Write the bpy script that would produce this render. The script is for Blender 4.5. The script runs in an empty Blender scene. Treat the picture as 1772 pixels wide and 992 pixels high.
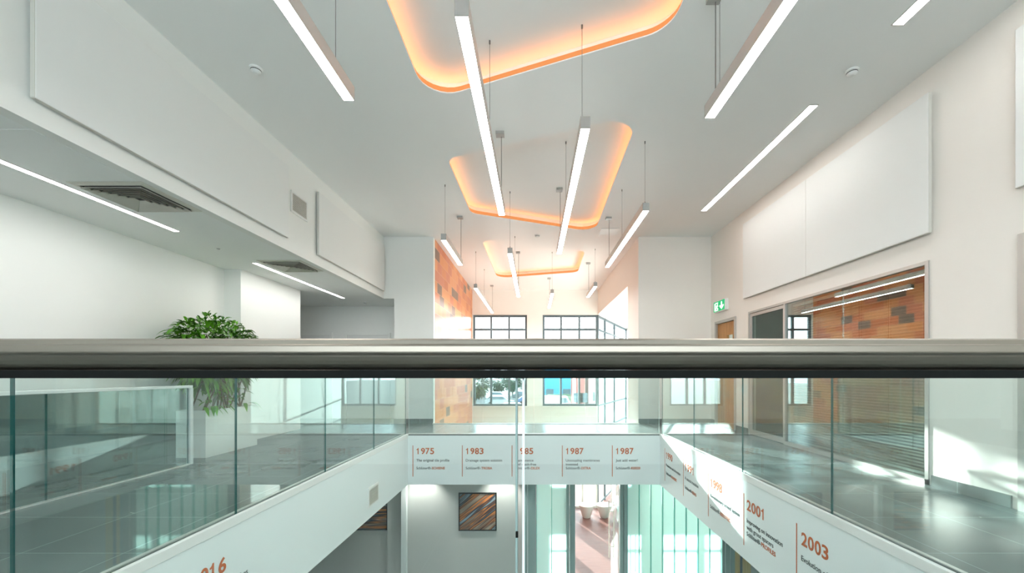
import bpy, bmesh, math, random
from mathutils import Vector, Matrix
from math import pi, sin, cos, radians
random.seed(7)
SC = bpy.context.scene
COL = SC.collection

# ------------------------------------------------------------------ camera
FPX = 710.0
K = FPX / 760.0
def D(v): return v * K              # depths were surveyed with a 760 px focal length
EYE = 1.05
cd = bpy.data.cameras.new('camera'); cam = bpy.data.objects.new('camera', cd); COL.objects.link(cam)
cd.sensor_width = 36; cd.lens = FPX / 1772 * 36
cd.shift_x = -38 / 1772; cd.shift_y = 151 / 1772
cd.clip_start = 0.02; cd.clip_end = 500
cam.location = (0, 0, EYE); cam.rotation_euler = (pi / 2, 0, 0)
SC.camera = cam

# ------------------------------------------------------------------ world, sun, exposure
w = bpy.data.worlds.new('sky'); SC.world = w; w.use_nodes = True
bg = w.node_tree.nodes['Background']
bg.inputs[0].default_value = (0.86, 0.94, 1.0, 1); bg.inputs[1].default_value = 4.4
sd = bpy.data.lights.new('sun', 'SUN'); sun = bpy.data.objects.new('sun', sd); COL.objects.link(sun)
sd.energy = 18; sd.angle = radians(0.7); sd.color = (1.0, 0.97, 0.92)
sdir = Vector((0.395, -K, -0.225 ))
sun.rotation_euler = sdir.to_track_quat('-Z', 'Y').to_euler(); sun.location = (-8, 30, 8)
SC.view_settings.view_transform = 'Standard'; SC.view_settings.look = 'None'
SC.view_settings.gamma = 1; SC.view_settings.use_curve_mapping = False
SC.view_settings.exposure = 0.93
SC.cycles.use_denoising = True
SC.cycles.max_bounces = 12; SC.cycles.diffuse_bounces = 6; SC.cycles.glossy_bounces = 5
SC.cycles.transparent_max_bounces = 24; SC.cycles.transmission_bounces = 6
SC.cycles.sample_clamp_indirect = 6; SC.cycles.sample_clamp_direct = 0
SC.cycles.caustics_reflective = False; SC.cycles.caustics_refractive = False

# ------------------------------------------------------------------ materials
def nt(name):
    m = bpy.data.materials.new(name); m.use_nodes = True
    t = m.node_tree; b = t.nodes['Principled BSDF']
    return m, t, b
def pm(name, col, rough=0.5, metal=0.0, noise=0.0, scale=8, bump=0.0, spec=0.5):
    m, t, b = nt(name)
    b.inputs['Base Color'].default_value = (*col, 1); b.inputs['Roughness'].default_value = rough
    b.inputs['Metallic'].default_value = metal; b.inputs['Specular IOR Level'].default_value = spec
    if noise or bump:
        g = t.nodes.new('ShaderNodeTexCoord'); n = t.nodes.new('ShaderNodeTexNoise')
        n.inputs['Scale'].default_value = scale; n.inputs['Detail'].default_value = 4
        t.links.new(g.outputs['Object'], n.inputs['Vector'])
        if noise:
            r = t.nodes.new('ShaderNodeMapRange'); r.inputs[3].default_value = 1 - noise; r.inputs[4].default_value = 1 + noise
            t.links.new(n.outputs['Fac'], r.inputs[0])
            mx = t.nodes.new('ShaderNodeMix'); mx.data_type = 'RGBA'; mx.blend_type = 'MULTIPLY'; mx.inputs[0].default_value = 1
            mx.inputs[6].default_value = (*col, 1); t.links.new(r.outputs[0], mx.inputs[7]); t.links.new(mx.outputs[2], b.inputs['Base Color'])
        if bump:
            bp = t.nodes.new('ShaderNodeBump'); bp.inputs['Strength'].default_value = bump
            t.links.new(n.outputs['Fac'], bp.inputs['Height']); t.links.new(bp.outputs[0], b.inputs['Normal'])
    return m
def em(name, col, s):
    m, t, b = nt(name)
    b.inputs['Base Color'].default_value = (*col, 1)
    b.inputs['Emission Color'].default_value = (*col, 1); b.inputs['Emission Strength'].default_value = s
    return m
def glass(name, tint, f0=0.04, rough=0.0, gain=1.0):
    m = bpy.data.materials.new(name); m.use_nodes = True; t = m.node_tree; t.nodes.clear()
    o = t.nodes.new('ShaderNodeOutputMaterial'); mix = t.nodes.new('ShaderNodeMixShader')
    tr = t.nodes.new('ShaderNodeBsdfTransparent'); tr.inputs[0].default_value = (*tint, 1)
    gl = t.nodes.new('ShaderNodeBsdfGlossy'); gl.inputs['Roughness'].default_value = rough
    gl.inputs['Color'].default_value = (0.95, 1.0, 0.99, 1)
    lw = t.nodes.new('ShaderNodeLayerWeight'); lw.inputs[0].default_value = 0.5
    p = t.nodes.new('ShaderNodeMath'); p.operation = 'POWER'; p.inputs[1].default_value = 5
    mr = t.nodes.new('ShaderNodeMapRange'); mr.inputs[3].default_value = f0; mr.inputs[4].default_value = gain
    t.links.new(lw.outputs['Facing'], p.inputs[0]); t.links.new(p.outputs[0], mr.inputs[0])
    t.links.new(mr.outputs[0], mix.inputs[0]); t.links.new(tr.outputs[0], mix.inputs[1]); t.links.new(gl.outputs[0], mix.inputs[2])
    t.links.new(mix.outputs[0], o.inputs[0])
    return m

M = {}
M['wall'] = pm('white_paint', (0.86, 0.86, 0.83), 0.6, noise=0.012, scale=3)
M['wall_warm'] = pm('warm_white_paint', (0.86, 0.81, 0.755), 0.55, noise=0.012, scale=3)
M['ceiling'] = pm('ceiling_paint', (0.89, 0.90, 0.885), 0.7, noise=0.01, scale=2)
M['fascia'] = pm('fascia_paint', (0.82, 0.87, 0.87), 0.45)
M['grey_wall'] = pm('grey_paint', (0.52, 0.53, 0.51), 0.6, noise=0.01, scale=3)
M['beige'] = pm('beige_paint', (0.72, 0.70, 0.64), 0.6)
M['panel'] = pm('acoustic_fabric', (0.84, 0.84, 0.82), 0.85, noise=0.02, scale=400)
M['panel_edge'] = pm('panel_edge', (0.62, 0.60, 0.55), 0.6)
M['alu'] = pm('brushed_aluminium', (0.72, 0.70, 0.67), 0.35, 0.7, noise=0.03, scale=30)
M['steel'] = pm('brushed_steel', (0.66, 0.60, 0.54), 0.3, 1.0)
M['rail'] = pm('satin_rail_metal', (0.31, 0.27, 0.225), 0.40, 0.9)
M['dark'] = pm('black_gasket', (0.006, 0.007, 0.006), 0.7, spec=0.15)
M['housing'] = pm('lamp_housing', (0.62, 0.57, 0.54), 0.4, 0.2)
M['endcap'] = pm('lamp_end_cap', (0.42, 0.41, 0.39), 0.4, 0.4)
M['cable'] = pm('steel_cable', (0.25, 0.24, 0.23), 0.4, 0.6)
M['lamp'] = em('lamp_diffuser', (1.0, 0.985, 0.96), 19.0)
M['lamp_recessed'] = em('recessed_lamp_diffuser', (1.0, 0.985, 0.96), 15.0)
M['ceiling_fill'] = em('ceiling_fill_glow', (1.0, 0.985, 0.96), 1.2)  # weak glow added to brighten the ceiling
M['led'] = em('orange_led', (1.0, 0.40, 0.11), 4.2)
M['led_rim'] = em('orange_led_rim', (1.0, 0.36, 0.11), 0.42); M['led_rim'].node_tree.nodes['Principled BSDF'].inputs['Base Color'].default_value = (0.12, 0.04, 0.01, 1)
M['frame_dark'] = pm('window_frame_paint', (0.10, 0.14, 0.16), 0.45)
M['frame_grey'] = pm('partition_frame', (0.50, 0.48, 0.45), 0.4, 0.4)
M['frame_teal'] = pm('lower_frame_paint', (0.28, 0.38, 0.37), 0.45)
M['wood'] = None
M['planter'] = pm('planter_gloss', (0.85, 0.85, 0.81), 0.3)
M['soil'] = pm('soil', (0.06, 0.04, 0.03), 0.9, noise=0.4, scale=40, bump=0.6)
M['plastic'] = pm('white_plastic', (0.82, 0.82, 0.80), 0.4)
M['vent_dark'] = pm('vent_shadow', (0.05, 0.05, 0.045), 0.7)
M['vent'] = pm('vent_metal', (0.66, 0.64, 0.57), 0.5)
M['green_sign'] = em('sign_green', (0.0, 0.36, 0.12), 0.5)
M['white_sign'] = em('sign_white', (1, 1, 1), 0.8)
M['orange_ink'] = pm('orange_vinyl', (0.56, 0.12, 0.022), 0.5)
M['grey_ink'] = pm('charcoal_vinyl', (0.06, 0.08, 0.08), 0.5)
M['glass'] = glass('guard_glass', (0.945, 0.985, 0.98), 0.055, 0.0, 0.9)
M['glass_edge'] = pm('glass_edge_green', (0.015, 0.13, 0.12), 0.15)
M['glass_edge_light'] = pm('glass_edge_pale', (0.60, 0.75, 0.72), 0.15)
M['glass_edge_shade'] = pm('glass_edge_shade', (0.30, 0.40, 0.38), 0.2)  # darker copy of the pane edge, shade put into the colour
M['glass_edge_highlight'] = pm('glass_edge_highlight', (0.88, 0.93, 0.92), 0.2)  # white copy of the pane edge, a painted highlight
M['pane'] = glass('window_glass', (0.95, 0.985, 0.985), 0.05)
M['part_glass'] = glass('partition_glass', (0.72, 0.80, 0.78), 0.21)
M['dado'] = pm('dark_dado', (0.10, 0.13, 0.13), 0.12)
M['blind'] = pm('blind_slat', (0.50, 0.46, 0.40), 0.5)
M['room_green'] = pm('meeting_room_paint', (0.30, 0.34, 0.30), 0.7)
M['asphalt'] = pm('asphalt', (0.05, 0.06, 0.065), 0.9, noise=0.15, scale=6)
M['grass'] = pm('grass', (0.05, 0.12, 0.03), 0.9, noise=0.3, scale=4)

def wood_mat(name, c1, c2, sc=(1, 1, 14)):
    m, t, b = nt(name)
    g = t.nodes.new('ShaderNodeTexCoord'); mp = t.nodes.new('ShaderNodeMapping'); mp.inputs['Scale'].default_value = sc
    n = t.nodes.new('ShaderNodeTexNoise'); n.inputs['Scale'].default_value = 3; n.inputs['Detail'].default_value = 6
    r = t.nodes.new('ShaderNodeValToRGB'); r.color_ramp.elements[0].color = (*c1, 1); r.color_ramp.elements[1].color = (*c2, 1)
    r.color_ramp.elements[0].position = 0.3; r.color_ramp.elements[1].position = 0.7
    t.links.new(g.outputs['Object'], mp.inputs[0]); t.links.new(mp.outputs[0], n.inputs['Vector'])
    t.links.new(n.outputs['Fac'], r.inputs[0]); t.links.new(r.outputs[0], b.inputs['Base Color']); b.inputs['Roughness'].default_value = 0.45
    return m
M['wood'] = wood_mat('oak_veneer', (0.42, 0.19, 0.055), (0.56, 0.28, 0.09), (14, 14, 1))
M['carpet'] = wood_mat('red_brown_floor', (0.12, 0.038, 0.03), (0.21, 0.085, 0.068), (1, 30, 1))

def floor_tiles(name, col, size=0.6, rough=0.22):
    m, t, b = nt(name)
    g = t.nodes.new('ShaderNodeNewGeometry'); br = t.nodes.new('ShaderNodeTexBrick')
    br.offset = 0.0; br.squash = 1.0
    br.inputs['Scale'].default_value = 1.0; br.inputs['Mortar Size'].default_value = 0.0025; br.inputs['Mortar Smooth'].default_value = 0.2
    br.inputs['Brick Width'].default_value = size; br.inputs['Row Height'].default_value = size
    br.inputs['Color1'].default_value = (*col, 1); br.inputs['Color2'].default_value = (*[c * 0.88 for c in col], 1)
    br.inputs['Mortar'].default_value = (*[min(1, c * 2.4) for c in col], 1)
    t.links.new(g.outputs['Position'], br.inputs['Vector'])
    n = t.nodes.new('ShaderNodeTexNoise'); n.inputs['Scale'].default_value = 2.2; n.inputs['Detail'].default_value = 8
    t.links.new(g.outputs['Position'], n.inputs['Vector'])
    r = t.nodes.new('ShaderNodeMapRange'); r.inputs[3].default_value = 0.8; r.inputs[4].default_value = 1.2
    t.links.new(n.outputs['Fac'], r.inputs[0])
    mx = t.nodes.new('ShaderNodeMix'); mx.data_type = 'RGBA'; mx.blend_type = 'MULTIPLY'; mx.inputs[0].default_value = 1
    t.links.new(br.outputs['Color'], mx.inputs[6]); t.links.new(r.outputs[0], mx.inputs[7]); t.links.new(mx.outputs[2], b.inputs['Base Color'])
    r2 = t.nodes.new('ShaderNodeMapRange'); r2.inputs[3].default_value = rough - 0.06; r2.inputs[4].default_value = rough + 0.1
    t.links.new(n.outputs['Fac'], r2.inputs[0]); t.links.new(r2.outputs[0], b.inputs['Roughness'])
    return m
M['floor'] = floor_tiles('dark_floor_tiles', (0.145, 0.17, 0.165))

def mosaic(name):
    # staggered rows of long wall tiles in oranges and brown greys, world metres
    m, t, b = nt(name); L = t.links.new
    def math_(op, a, bb=None):
        n = t.nodes.new('ShaderNodeMath'); n.operation = op
        for i, v in enumerate((a, bb)):
            if v is None: continue
            if isinstance(v, (int, float)): n.inputs[i].default_value = v
            else: L(v, n.inputs[i])
        return n.outputs[0]
    g = t.nodes.new('ShaderNodeNewGeometry'); s = t.nodes.new('ShaderNodeSeparateXYZ'); L(g.outputs['Position'], s.inputs[0])
    tw, th = 0.45, 0.235
    v = math_('DIVIDE', s.outputs['Z'], th); row = math_('FLOOR', v)
    off = math_('MULTIPLY', math_('MODULO', math_('ABSOLUTE', row), 2.0), 0.5)
    u = math_('ADD', math_('DIVIDE', s.outputs['Y'], tw), off); colm = math_('FLOOR', u)
    c = t.nodes.new('ShaderNodeCombineXYZ'); L(colm, c.inputs[0]); L(row, c.inputs[1])
    wn = t.nodes.new('ShaderNodeTexWhiteNoise'); wn.noise_dimensions = '3D'; L(c.outputs[0], wn.inputs['Vector'])
    cr = t.nodes.new('ShaderNodeValToRGB'); cr.color_ramp.interpolation = 'CONSTANT'
    stops = [(0, (0.62, 0.20, 0.085)), (0.22, (0.72, 0.29, 0.11)), (0.42, (0.64, 0.225, 0.125)), (0.60, (0.76, 0.34, 0.15)), (0.84, (0.23, 0.15, 0.115)), (0.94, (0.68, 0.25, 0.10))]
    el = cr.color_ramp.elements; el[0].position = 0; el[0].color = (*stops[0][1], 1); el[1].position = stops[1][0]; el[1].color = (*stops[1][1], 1)
    for p_, c_ in stops[2:]:
        e = el.new(p_); e.color = (*c_, 1)
    L(wn.outputs['Value'], cr.inputs[0])
    fu = math_('FRACT', u); fv = math_('FRACT', v)
    gu = math_('LESS_THAN', fu, 0.012); gv = math_('LESS_THAN', fv, 0.024)
    gm = math_('MAXIMUM', gu, gv)
    mx = t.nodes.new('ShaderNodeMix'); mx.data_type = 'RGBA'; L(gm, mx.inputs[0]); L(cr.outputs[0], mx.inputs[6]); mx.inputs[7].default_value = (0.75, 0.5, 0.36, 1)
    L(mx.outputs[2], b.inputs['Base Color']); b.inputs['Roughness'].default_value = 0.28; b.inputs['Specular IOR Level'].default_value = 0.15
    return m
M['mosaic'] = mosaic('orange_wall_tiles')

def channel_mat():
    m = bpy.data.materials.new('channel_glass'); m.use_nodes = True; t = m.node_tree; t.nodes.clear()
    o = t.nodes.new('ShaderNodeOutputMaterial')
    tl = t.nodes.new('ShaderNodeBsdfTranslucent'); tl.inputs[0].default_value = (0.80, 0.99, 0.96, 1)
    df = t.nodes.new('ShaderNodeBsdfDiffuse'); df.inputs[0].default_value = (0.74, 0.92, 0.90, 1)
    gl = t.nodes.new('ShaderNodeBsdfGlossy'); gl.inputs['Roughness'].default_value = 0.12
    m1 = t.nodes.new('ShaderNodeMixShader'); m1.inputs[0].default_value = 0.3
    m2 = t.nodes.new('ShaderNodeMixShader'); m2.inputs[0].default_value = 0.08
    t.links.new(tl.outputs[0], m1.inputs[1]); t.links.new(df.outputs[0], m1.inputs[2])
    t.links.new(m1.outputs[0], m2.inputs[1]); t.links.new(gl.outputs[0], m2.inputs[2]); t.links.new(m2.outputs[0], o.inputs[0])
    return m
M['channel'] = channel_mat()
M['channel_flange'] = pm('channel_flange', (0.12, 0.58, 0.50), 0.3)

# ------------------------------------------------------------------ helpers
class MB:
    def __init__(s): s.bm = bmesh.new(); s.mi = 0
    def _tag(s, fs):
        for f in fs: f.material_index = s.mi
    def box(s, x0, x1, y0, y1, z0, z1):
        bm = s.bm
        v = [bm.verts.new((x, y, z)) for x in (x0, x1) for y in (y0, y1) for z in (z0, z1)]
        fs = [bm.faces.new([v[i] for i in q]) for q in ((0, 1, 3, 2), (4, 6, 7, 5), (0, 4, 5, 1), (2, 3, 7, 6), (0, 2, 6, 4), (1, 5, 7, 3))]
        s._tag(fs); return s
    def prism(s, pts, axis, a, b):
        # closed outline pts (p,q) extruded along axis from a to b
        def P(p, q, t): return {'x': (t, p, q), 'y': (p, t, q), 'z': (p, q, t)}[axis]
        A = [s.bm.verts.new(P(p, q, a)) for p, q in pts]; B = [s.bm.verts.new(P(p, q, b)) for p, q in pts]
        n = len(pts); fs = [s.bm.faces.new(A), s.bm.faces.new(B[::-1])]
        for i in range(n): fs.append(s.bm.faces.new((A[i], B[i], B[(i + 1) % n], A[(i + 1) % n])))
        s._tag(fs); return s
    def tube(s, p0, p1, r, r2=None, n=10):
        p0, p1 = Vector(p0), Vector(p1); d = p1 - p0
        q = d.to_track_quat('Z', 'Y').to_matrix().to_4x4()
        mt = Matrix.Translation((p0 + p1) / 2) @ q
        g = bmesh.ops.create_cone(s.bm, cap_ends=True, segments=n, radius1=r, radius2=r if r2 is None else r2, depth=d.length, matrix=mt)
        s._tag({f for v in g['verts'] for f in v.link_faces}); return s
    def lathe(s, prof, c, n=24, flip=False):
        c = Vector(c); rings = []
        for r, z in prof:
            rings.append([s.bm.verts.new(c + Vector((max(r, 1e-4) * cos(2 * pi * i / n), max(r, 1e-4) * sin(2 * pi * i / n), z))) for i in range(n)])
        fs = []
        for a, b in zip(rings, rings[1:]):
            for i in range(n): fs.append(s.bm.faces.new((a[i], a[(i + 1) % n], b[(i + 1) % n], b[i])))
        fs.append(s.bm.faces.new(rings[0][::-1])); fs.append(s.bm.faces.new(rings[-1]))
        s._tag(fs); return s
    def quad(s, *p):
        s._tag([s.bm.faces.new([s.bm.verts.new(q) for q in p])]); return s
    def build(s, name, mat, parent=None, bevel=0, smooth=False):
        bmesh.ops.recalc_face_normals(s.bm, faces=s.bm.faces)
        me = bpy.data.meshes.new(name); s.bm.to_mesh(me); s.bm.free()
        for m in (mat if isinstance(mat, (list, tuple)) else [mat]): me.materials.append(M[m] if isinstance(m, str) else m)
        o = bpy.data.objects.new(name, me); COL.objects.link(o)
        if parent:
            o.parent = parent; o.matrix_parent_inverse = Matrix.Translation(-world_loc(parent))
        if bevel:
            md = o.modifiers.new('bevel', 'BEVEL'); md.width = bevel; md.segments = 2; md.limit_method = 'ANGLE'
        if smooth:
            for p in me.polygons: p.use_smooth = True
        return o
def world_loc(o):
    v = Vector(o.location)
    if o.parent: v = Vector(o.get('wl', v))
    return v
def tag(o, label, cat, group=None, kind=None):
    o['label'] = label; o['category'] = cat
    if group: o['group'] = group
    if kind: o['kind'] = kind
    return o
def thing(name, loc, label, cat, group=None):
    o = bpy.data.objects.new(name, None); COL.objects.link(o); o.location = loc; o.empty_display_size = 0.1
    return tag(o, label, cat, group)
def struct(name, mb, mat, parent=None, bevel=0):
    o = mb.build(name, mat, parent, bevel)
    if not parent: o['kind'] = 'structure'
    return o
def sbox(name, mat, *a): return struct(name, MB().box(*a), mat)

# ------------------------------------------------------------------ key dimensions
ZC = 3.93            # main ceiling
ZS = 2.634           # soffit over the left walkway
ZF = -0.87           # underside of the upper slab
ZL = -3.6            # lower floor
XV = 2.18            # half width of the void
Y0, Y1, Y2 = 0.60, D(7.6), D(9.25)   # near void edge, bridge near edge, bridge far edge
YB = D(15.1)         # window wall
XR = 3.73; XLB = -3.16; XL = -4.69; XT = -2.12
YN = -3.6            # wall behind the camera

# ------------------------------------------------------------------ floors and slabs
def slab(x0, x1, y0, y1):
    sbox('floor', 'floor', x0, x1, y0, y1, -0.02, 0)
slab(XL, -XV, YN, Y2 + 0.1)
slab(XV, XR, YN, Y2)
slab(-XV, XV, Y1, Y2)
slab(-XV, XV, YN, Y0)
slab(-7.0, XT - 0.1, Y2 + 0.1, D(10.4)); slab(-7.0, XL, D(8.35), Y2 + 0.1)
slab(XR, 7.0, YN, Y2)
n_tr = [0]
def trim(mb, mat, bevel=0):
    n_tr[0] += 1
    return struct('trim_%d' % n_tr[0], mb, mat, None, bevel)
trim(MB().box(-7.0, -XV, YN, Y1, ZF, -0.02), 'fascia')                     # left slab with its fascia
trim(MB().box(XV, 7.0, YN, Y1, ZF, -0.02), 'fascia')
trim(MB().box(-7.0, 7.0, Y1, Y2, ZF, -0.02), 'fascia')                     # bridge
trim(MB().box(-7.0, XT - 0.1, Y2, D(10.4), ZF, -0.02), 'fascia')
trim(MB().box(-XV, XV, YN, Y0, ZF, -0.02), 'fascia')
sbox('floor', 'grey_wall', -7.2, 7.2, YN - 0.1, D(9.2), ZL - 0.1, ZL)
sbox('floor', 'carpet', -2.4, 4.4, D(9.2), D(20.3), ZL - 0.1, ZL)

# ------------------------------------------------------------------ main ceiling with three rounded openings
def rounded(pts, radii, seg=8):
    out = []; n = len(pts)
    for i in range(n):
        p = Vector(pts[i]); a = (Vector(pts[i - 1]) - p).normalized(); b = (Vector(pts[(i + 1) % n]) - p).normalized()
        ang = a.angle(b); r = radii[i]; t = r / math.tan(ang / 2)
        bis = (a + b).normalized(); c = p + bis * (r / sin(ang / 2))
        s = p + a * t; e = p + b * t
        a0 = math.atan2(s.y - c.y, s.x - c.x); a1 = math.atan2(e.y - c.y, e.x - c.x)
        da = (a1 - a0 + pi) % (2 * pi) - pi
        out += [(c.x + r * cos(a0 + da * k / seg), c.y + r * sin(a0 + da * k / seg)) for k in range(seg + 1)]
    return out
def offset(pts, d):
    n = len(pts); area = sum(pts[i][0] * pts[(i + 1) % n][1] - pts[(i + 1) % n][0] * pts[i][1] for i in range(n)); sg = 1 if area > 0 else -1
    out = []
    for i in range(n):
        a, b = Vector(pts[i - 1]), Vector(pts[(i + 1) % n]); t = (b - a).normalized()
        out.append((pts[i][0] + sg * t.y * d, pts[i][1] - sg * t.x * d))
    return out
C9 = 0.96 * K
COVES = [
    ([(-1.15, 1.35), (1.15, 2.3), (1.15, 3.82 * C9), (-1.13, 4.84 * C9)], (0.3, 0.3, 0.3, 0.27)),
    ([(-1.16, 6.13 * C9), (1.175, 5.08 * C9), (1.235, 9.33 * C9), (-1.13, 8.22 * C9)], (0.22, 0.28, 0.28, 0.2)),
    ([(-1.13, 9.70 * C9), (1.20, 10.75 * C9), (1.24, 13.0 * C9), (-1.10, 13.8 * C9)], (0.28, 0.24, 0.24, 0.28)),
]
cove_out = [rounded(p, r) for p, r in COVES]
def flat_with_holes(name, outer, holes, z0, z1, mat):
    cu = bpy.data.curves.new(name, 'CURVE'); cu.dimensions = '2D'; cu.fill_mode = 'BOTH'; cu.extrude = (z1 - z0) / 2
    for pl in [outer] + holes:
        sp = cu.splines.new('POLY'); sp.points.add(len(pl) - 1); sp.use_cyclic_u = True
        for k, p in enumerate(pl): sp.points[k].co = (p[0], p[1], 0, 1)
    tmp = bpy.data.objects.new(name, cu); COL.objects.link(tmp)
    dg = bpy.context.evaluated_depsgraph_get(); me = bpy.data.meshes.new_from_object(tmp.evaluated_get(dg))
    bpy.data.objects.remove(tmp); me.materials.clear(); me.materials.append(M[mat]); me.name = name
    o = bpy.data.objects.new(name, me); COL.objects.link(o); o.location.z = (z0 + z1) / 2
    return o
ce = flat_with_holes('ceiling', [(XLB - 0.1, YN), (XR + 0.1, YN), (XR + 0.1, YB + 0.1), (XLB - 0.1, YB + 0.1)], cove_out, ZC, ZC + 0.012, 'ceiling')
ce['kind'] = 'structure'
LED_LAB = ['orange light strip hidden round the nearest ceiling recess', 'orange light strip hidden round the middle ceiling recess', 'orange light strip hidden round the farthest small ceiling recess']
for ol, lab in zip(cove_out, LED_LAB):
    big = offset(ol, 0.10); big2 = offset(ol, 0.12); top = ZC + 0.17
    mb = MB(); n = len(ol)
    for a, b in zip(range(n), [(i + 1) % n for i in range(n)]):
        mb.quad((*big[a], ZC + 0.012), (*big[b], ZC + 0.012), (*big[b], top), (*big[a], top))
    f = mb.bm.faces.new([mb.bm.verts.new((*p, top)) for p in big])
    trim(mb, 'ceiling')
    s0 = offset(ol, 0.095); s1 = offset(ol, 0.088); mb = MB()
    for a, b in zip(range(n), [(i + 1) % n for i in range(n)]):
        mb.quad((*s1[a], ZC + 0.04), (*s1[b], ZC + 0.04), (*s1[b], ZC + 0.06), (*s1[a], ZC + 0.06))
        mb.quad((*s0[a], ZC + 0.06), (*s0[b], ZC + 0.06), (*s1[b], ZC + 0.06), (*s1[a], ZC + 0.06))
    o = mb.build('light_strip', 'led'); tag(o, lab, 'light strip')
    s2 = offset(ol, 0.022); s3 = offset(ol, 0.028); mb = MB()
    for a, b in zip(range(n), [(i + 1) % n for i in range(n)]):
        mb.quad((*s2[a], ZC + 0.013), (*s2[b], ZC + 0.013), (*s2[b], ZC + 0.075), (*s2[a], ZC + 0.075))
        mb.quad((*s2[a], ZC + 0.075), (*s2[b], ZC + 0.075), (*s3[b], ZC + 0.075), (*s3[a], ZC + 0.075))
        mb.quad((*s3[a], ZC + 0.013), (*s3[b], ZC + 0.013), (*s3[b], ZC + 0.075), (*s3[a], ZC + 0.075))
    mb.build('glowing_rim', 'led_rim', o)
sbox('ceiling', 'ceiling', -7.2, 7.2, YN - 0.1, D(20.5), ZC + 0.25, ZC + 0.35)     # roof deck
# ------------------------------------------------------------------ left side: soffit, bulkhead, walls
sbox('ceiling', 'ceiling', -7.0, XLB - 0.1, YN, D(10.4), ZS, ZS + 0.05)
sbox('wall_left', 'wall', XLB - 0.1, XLB, YN, Y2, ZS, ZC + 0.25)
sbox('ceiling', 'ceiling', XLB - 0.1, -2.9, Y2 + 0.12, D(10.4), ZS, ZS + 0.05)
sbox('wall_left', 'wall', XL - 0.1, XL, YN, D(6.65), 0, ZS)
sbox('wall_left', 'wall', XL - 0.1, -4.44, D(6.65), D(8.35), 0, ZS)
sbox('wall_left', 'wall', -7.0, -4.44 - 0.1, D(8.35) - 0.1, D(8.35), 0, ZS)
sbox('wall_left', 'wall', -7.1, -7.0, YN, D(10.4), ZL, ZS + 0.1)
struct('baseboard_left', MB().box(XL, XL + 0.02, YN, D(5.96), 0, 0.86), 'dado')
# facing wall beside the void on the left, with the corridor opening
sbox('wall_far', 'wall', -2.945, XT, Y2, Y2 + 0.12, 0, ZC + 0.25)
sbox('wall_far', 'wall', XLB - 0.1, -2.945, Y2, Y2 + 0.12, ZS, ZC + 0.25)
sbox('wall_left', 'wall', -2.945, XT - 0.12, Y2 + 0.12, D(10.3), 0, ZC)
sbox('wall_far', 'wall', -7.0, XT - 0.1, D(10.3), D(10.4), 0, ZS + 0.05)
# corridor doors
def plain_door(num, x0, x1, y, h, leaf):
    fr = MB()
    fr.box(x0 - 0.06, x0, y - 0.03, y, 0, h + 0.06); fr.box(x1, x1 + 0.06, y - 0.03, y, 0, h + 0.06); fr.box(x0, x1, y - 0.03, y, h, h + 0.06)
    o = struct('door_%d' % num, MB().box(x0 + 0.003, x1 - 0.003, y - 0.02, y - 0.002, 0.005, h - 0.003), leaf)
    fr.build('door_frame', 'wall', o); 
    MB().tube((x1 - 0.09, y - 0.07, 1.0), (x1 - 0.2, y - 0.07, 1.0), 0.009).tube((x1 - 0.09, y - 0.07, 1.0), (x1 - 0.09, y - 0.02, 1.0), 0.009).build('door_handle', 'steel', o)
plain_door(3, -5.45, -5.03 + 0.25, D(10.3), 1.95, 'plastic')
plain_door(4, -4.39, -3.42, D(10.3), 1.95, 'plastic')
# ------------------------------------------------------------------ tile wall of the second void
sbox('wall_tiled', 'mosaic', XT - 0.1, XT, Y2 + 0.12, YB, ZL, ZC + 0.2)
trim(MB().box(XT - 0.1, XT + 0.004, Y2 - 0.004, Y2 + 0.12, ZF, ZC), 'wall')
# facing wall on the right
sbox('wall_far', 'wall_warm', 2.2, 4.3, Y2, Y2 + 0.12, ZF, ZC + 0.2)
sbox('wall_right', 'wall_warm', 2.2, 2.3, Y2 + 0.12, D(10.3), ZL, 3.1)
sbox('wall_bulkhead', 'wall_warm', 2.2, 2.3, Y2 + 0.12, YB, 3.1, ZC + 0.2)
sbox('ceiling', 'ceiling', 2.3, 4.4, Y2 + 0.12, D(20.3), 3.1, 3.2)
sbox('wall_right', 'wall', 4.2, 4.3, Y2 + 0.12, D(20.2), ZL, 3.1)
# ------------------------------------------------------------------ right wall with openings
yd0, yd1 = D(8.15), D(8.97)      # timber door
yp0, yp1 = D(4.14), D(7.62)      # glazed partition
yg0, yg1 = D(1.2), D(3.37)       # glazed door near the camera
hd, hp = 2.06, 2.12
W = 'wall_warm'
sbox('wall_right', W, XR, XR + 0.12, YN, Y2 + 0.1, hp, ZC + 0.2)
sbox('wall_right', W, XR, XR + 0.12, yd1, Y2 + 0.1, 0, hp)
sbox('wall_right', W, XR, XR + 0.12, yd0, yd1, hd, hp)
sbox('wall_right', W, XR, XR + 0.12, yp1, yd0, 0, hp)
sbox('wall_right', W, XR, XR + 0.12, yg1, yp0, 0, hp)
sbox('wall_right', W, XR, XR + 0.12, YN, yg0, 0, hp)
for a, b in ((yd1 + 0.06, Y2), (yp1 + 0.02, yd0 - 0.06), (yg1 + 0.05, yp0 - 0.03)):
    struct('baseboard_right', MB().box(XR - 0.015, XR, a, b, 0, 0.10), 'floor')
struct('baseboard_left', MB().box(-2.945, XT, Y2 - 0.015, Y2, 0, 0.10), 'floor')
struct('baseboard_far', MB().box(2.2, XR, Y2 - 0.015, Y2, 0, 0.10), 'floor')
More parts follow.
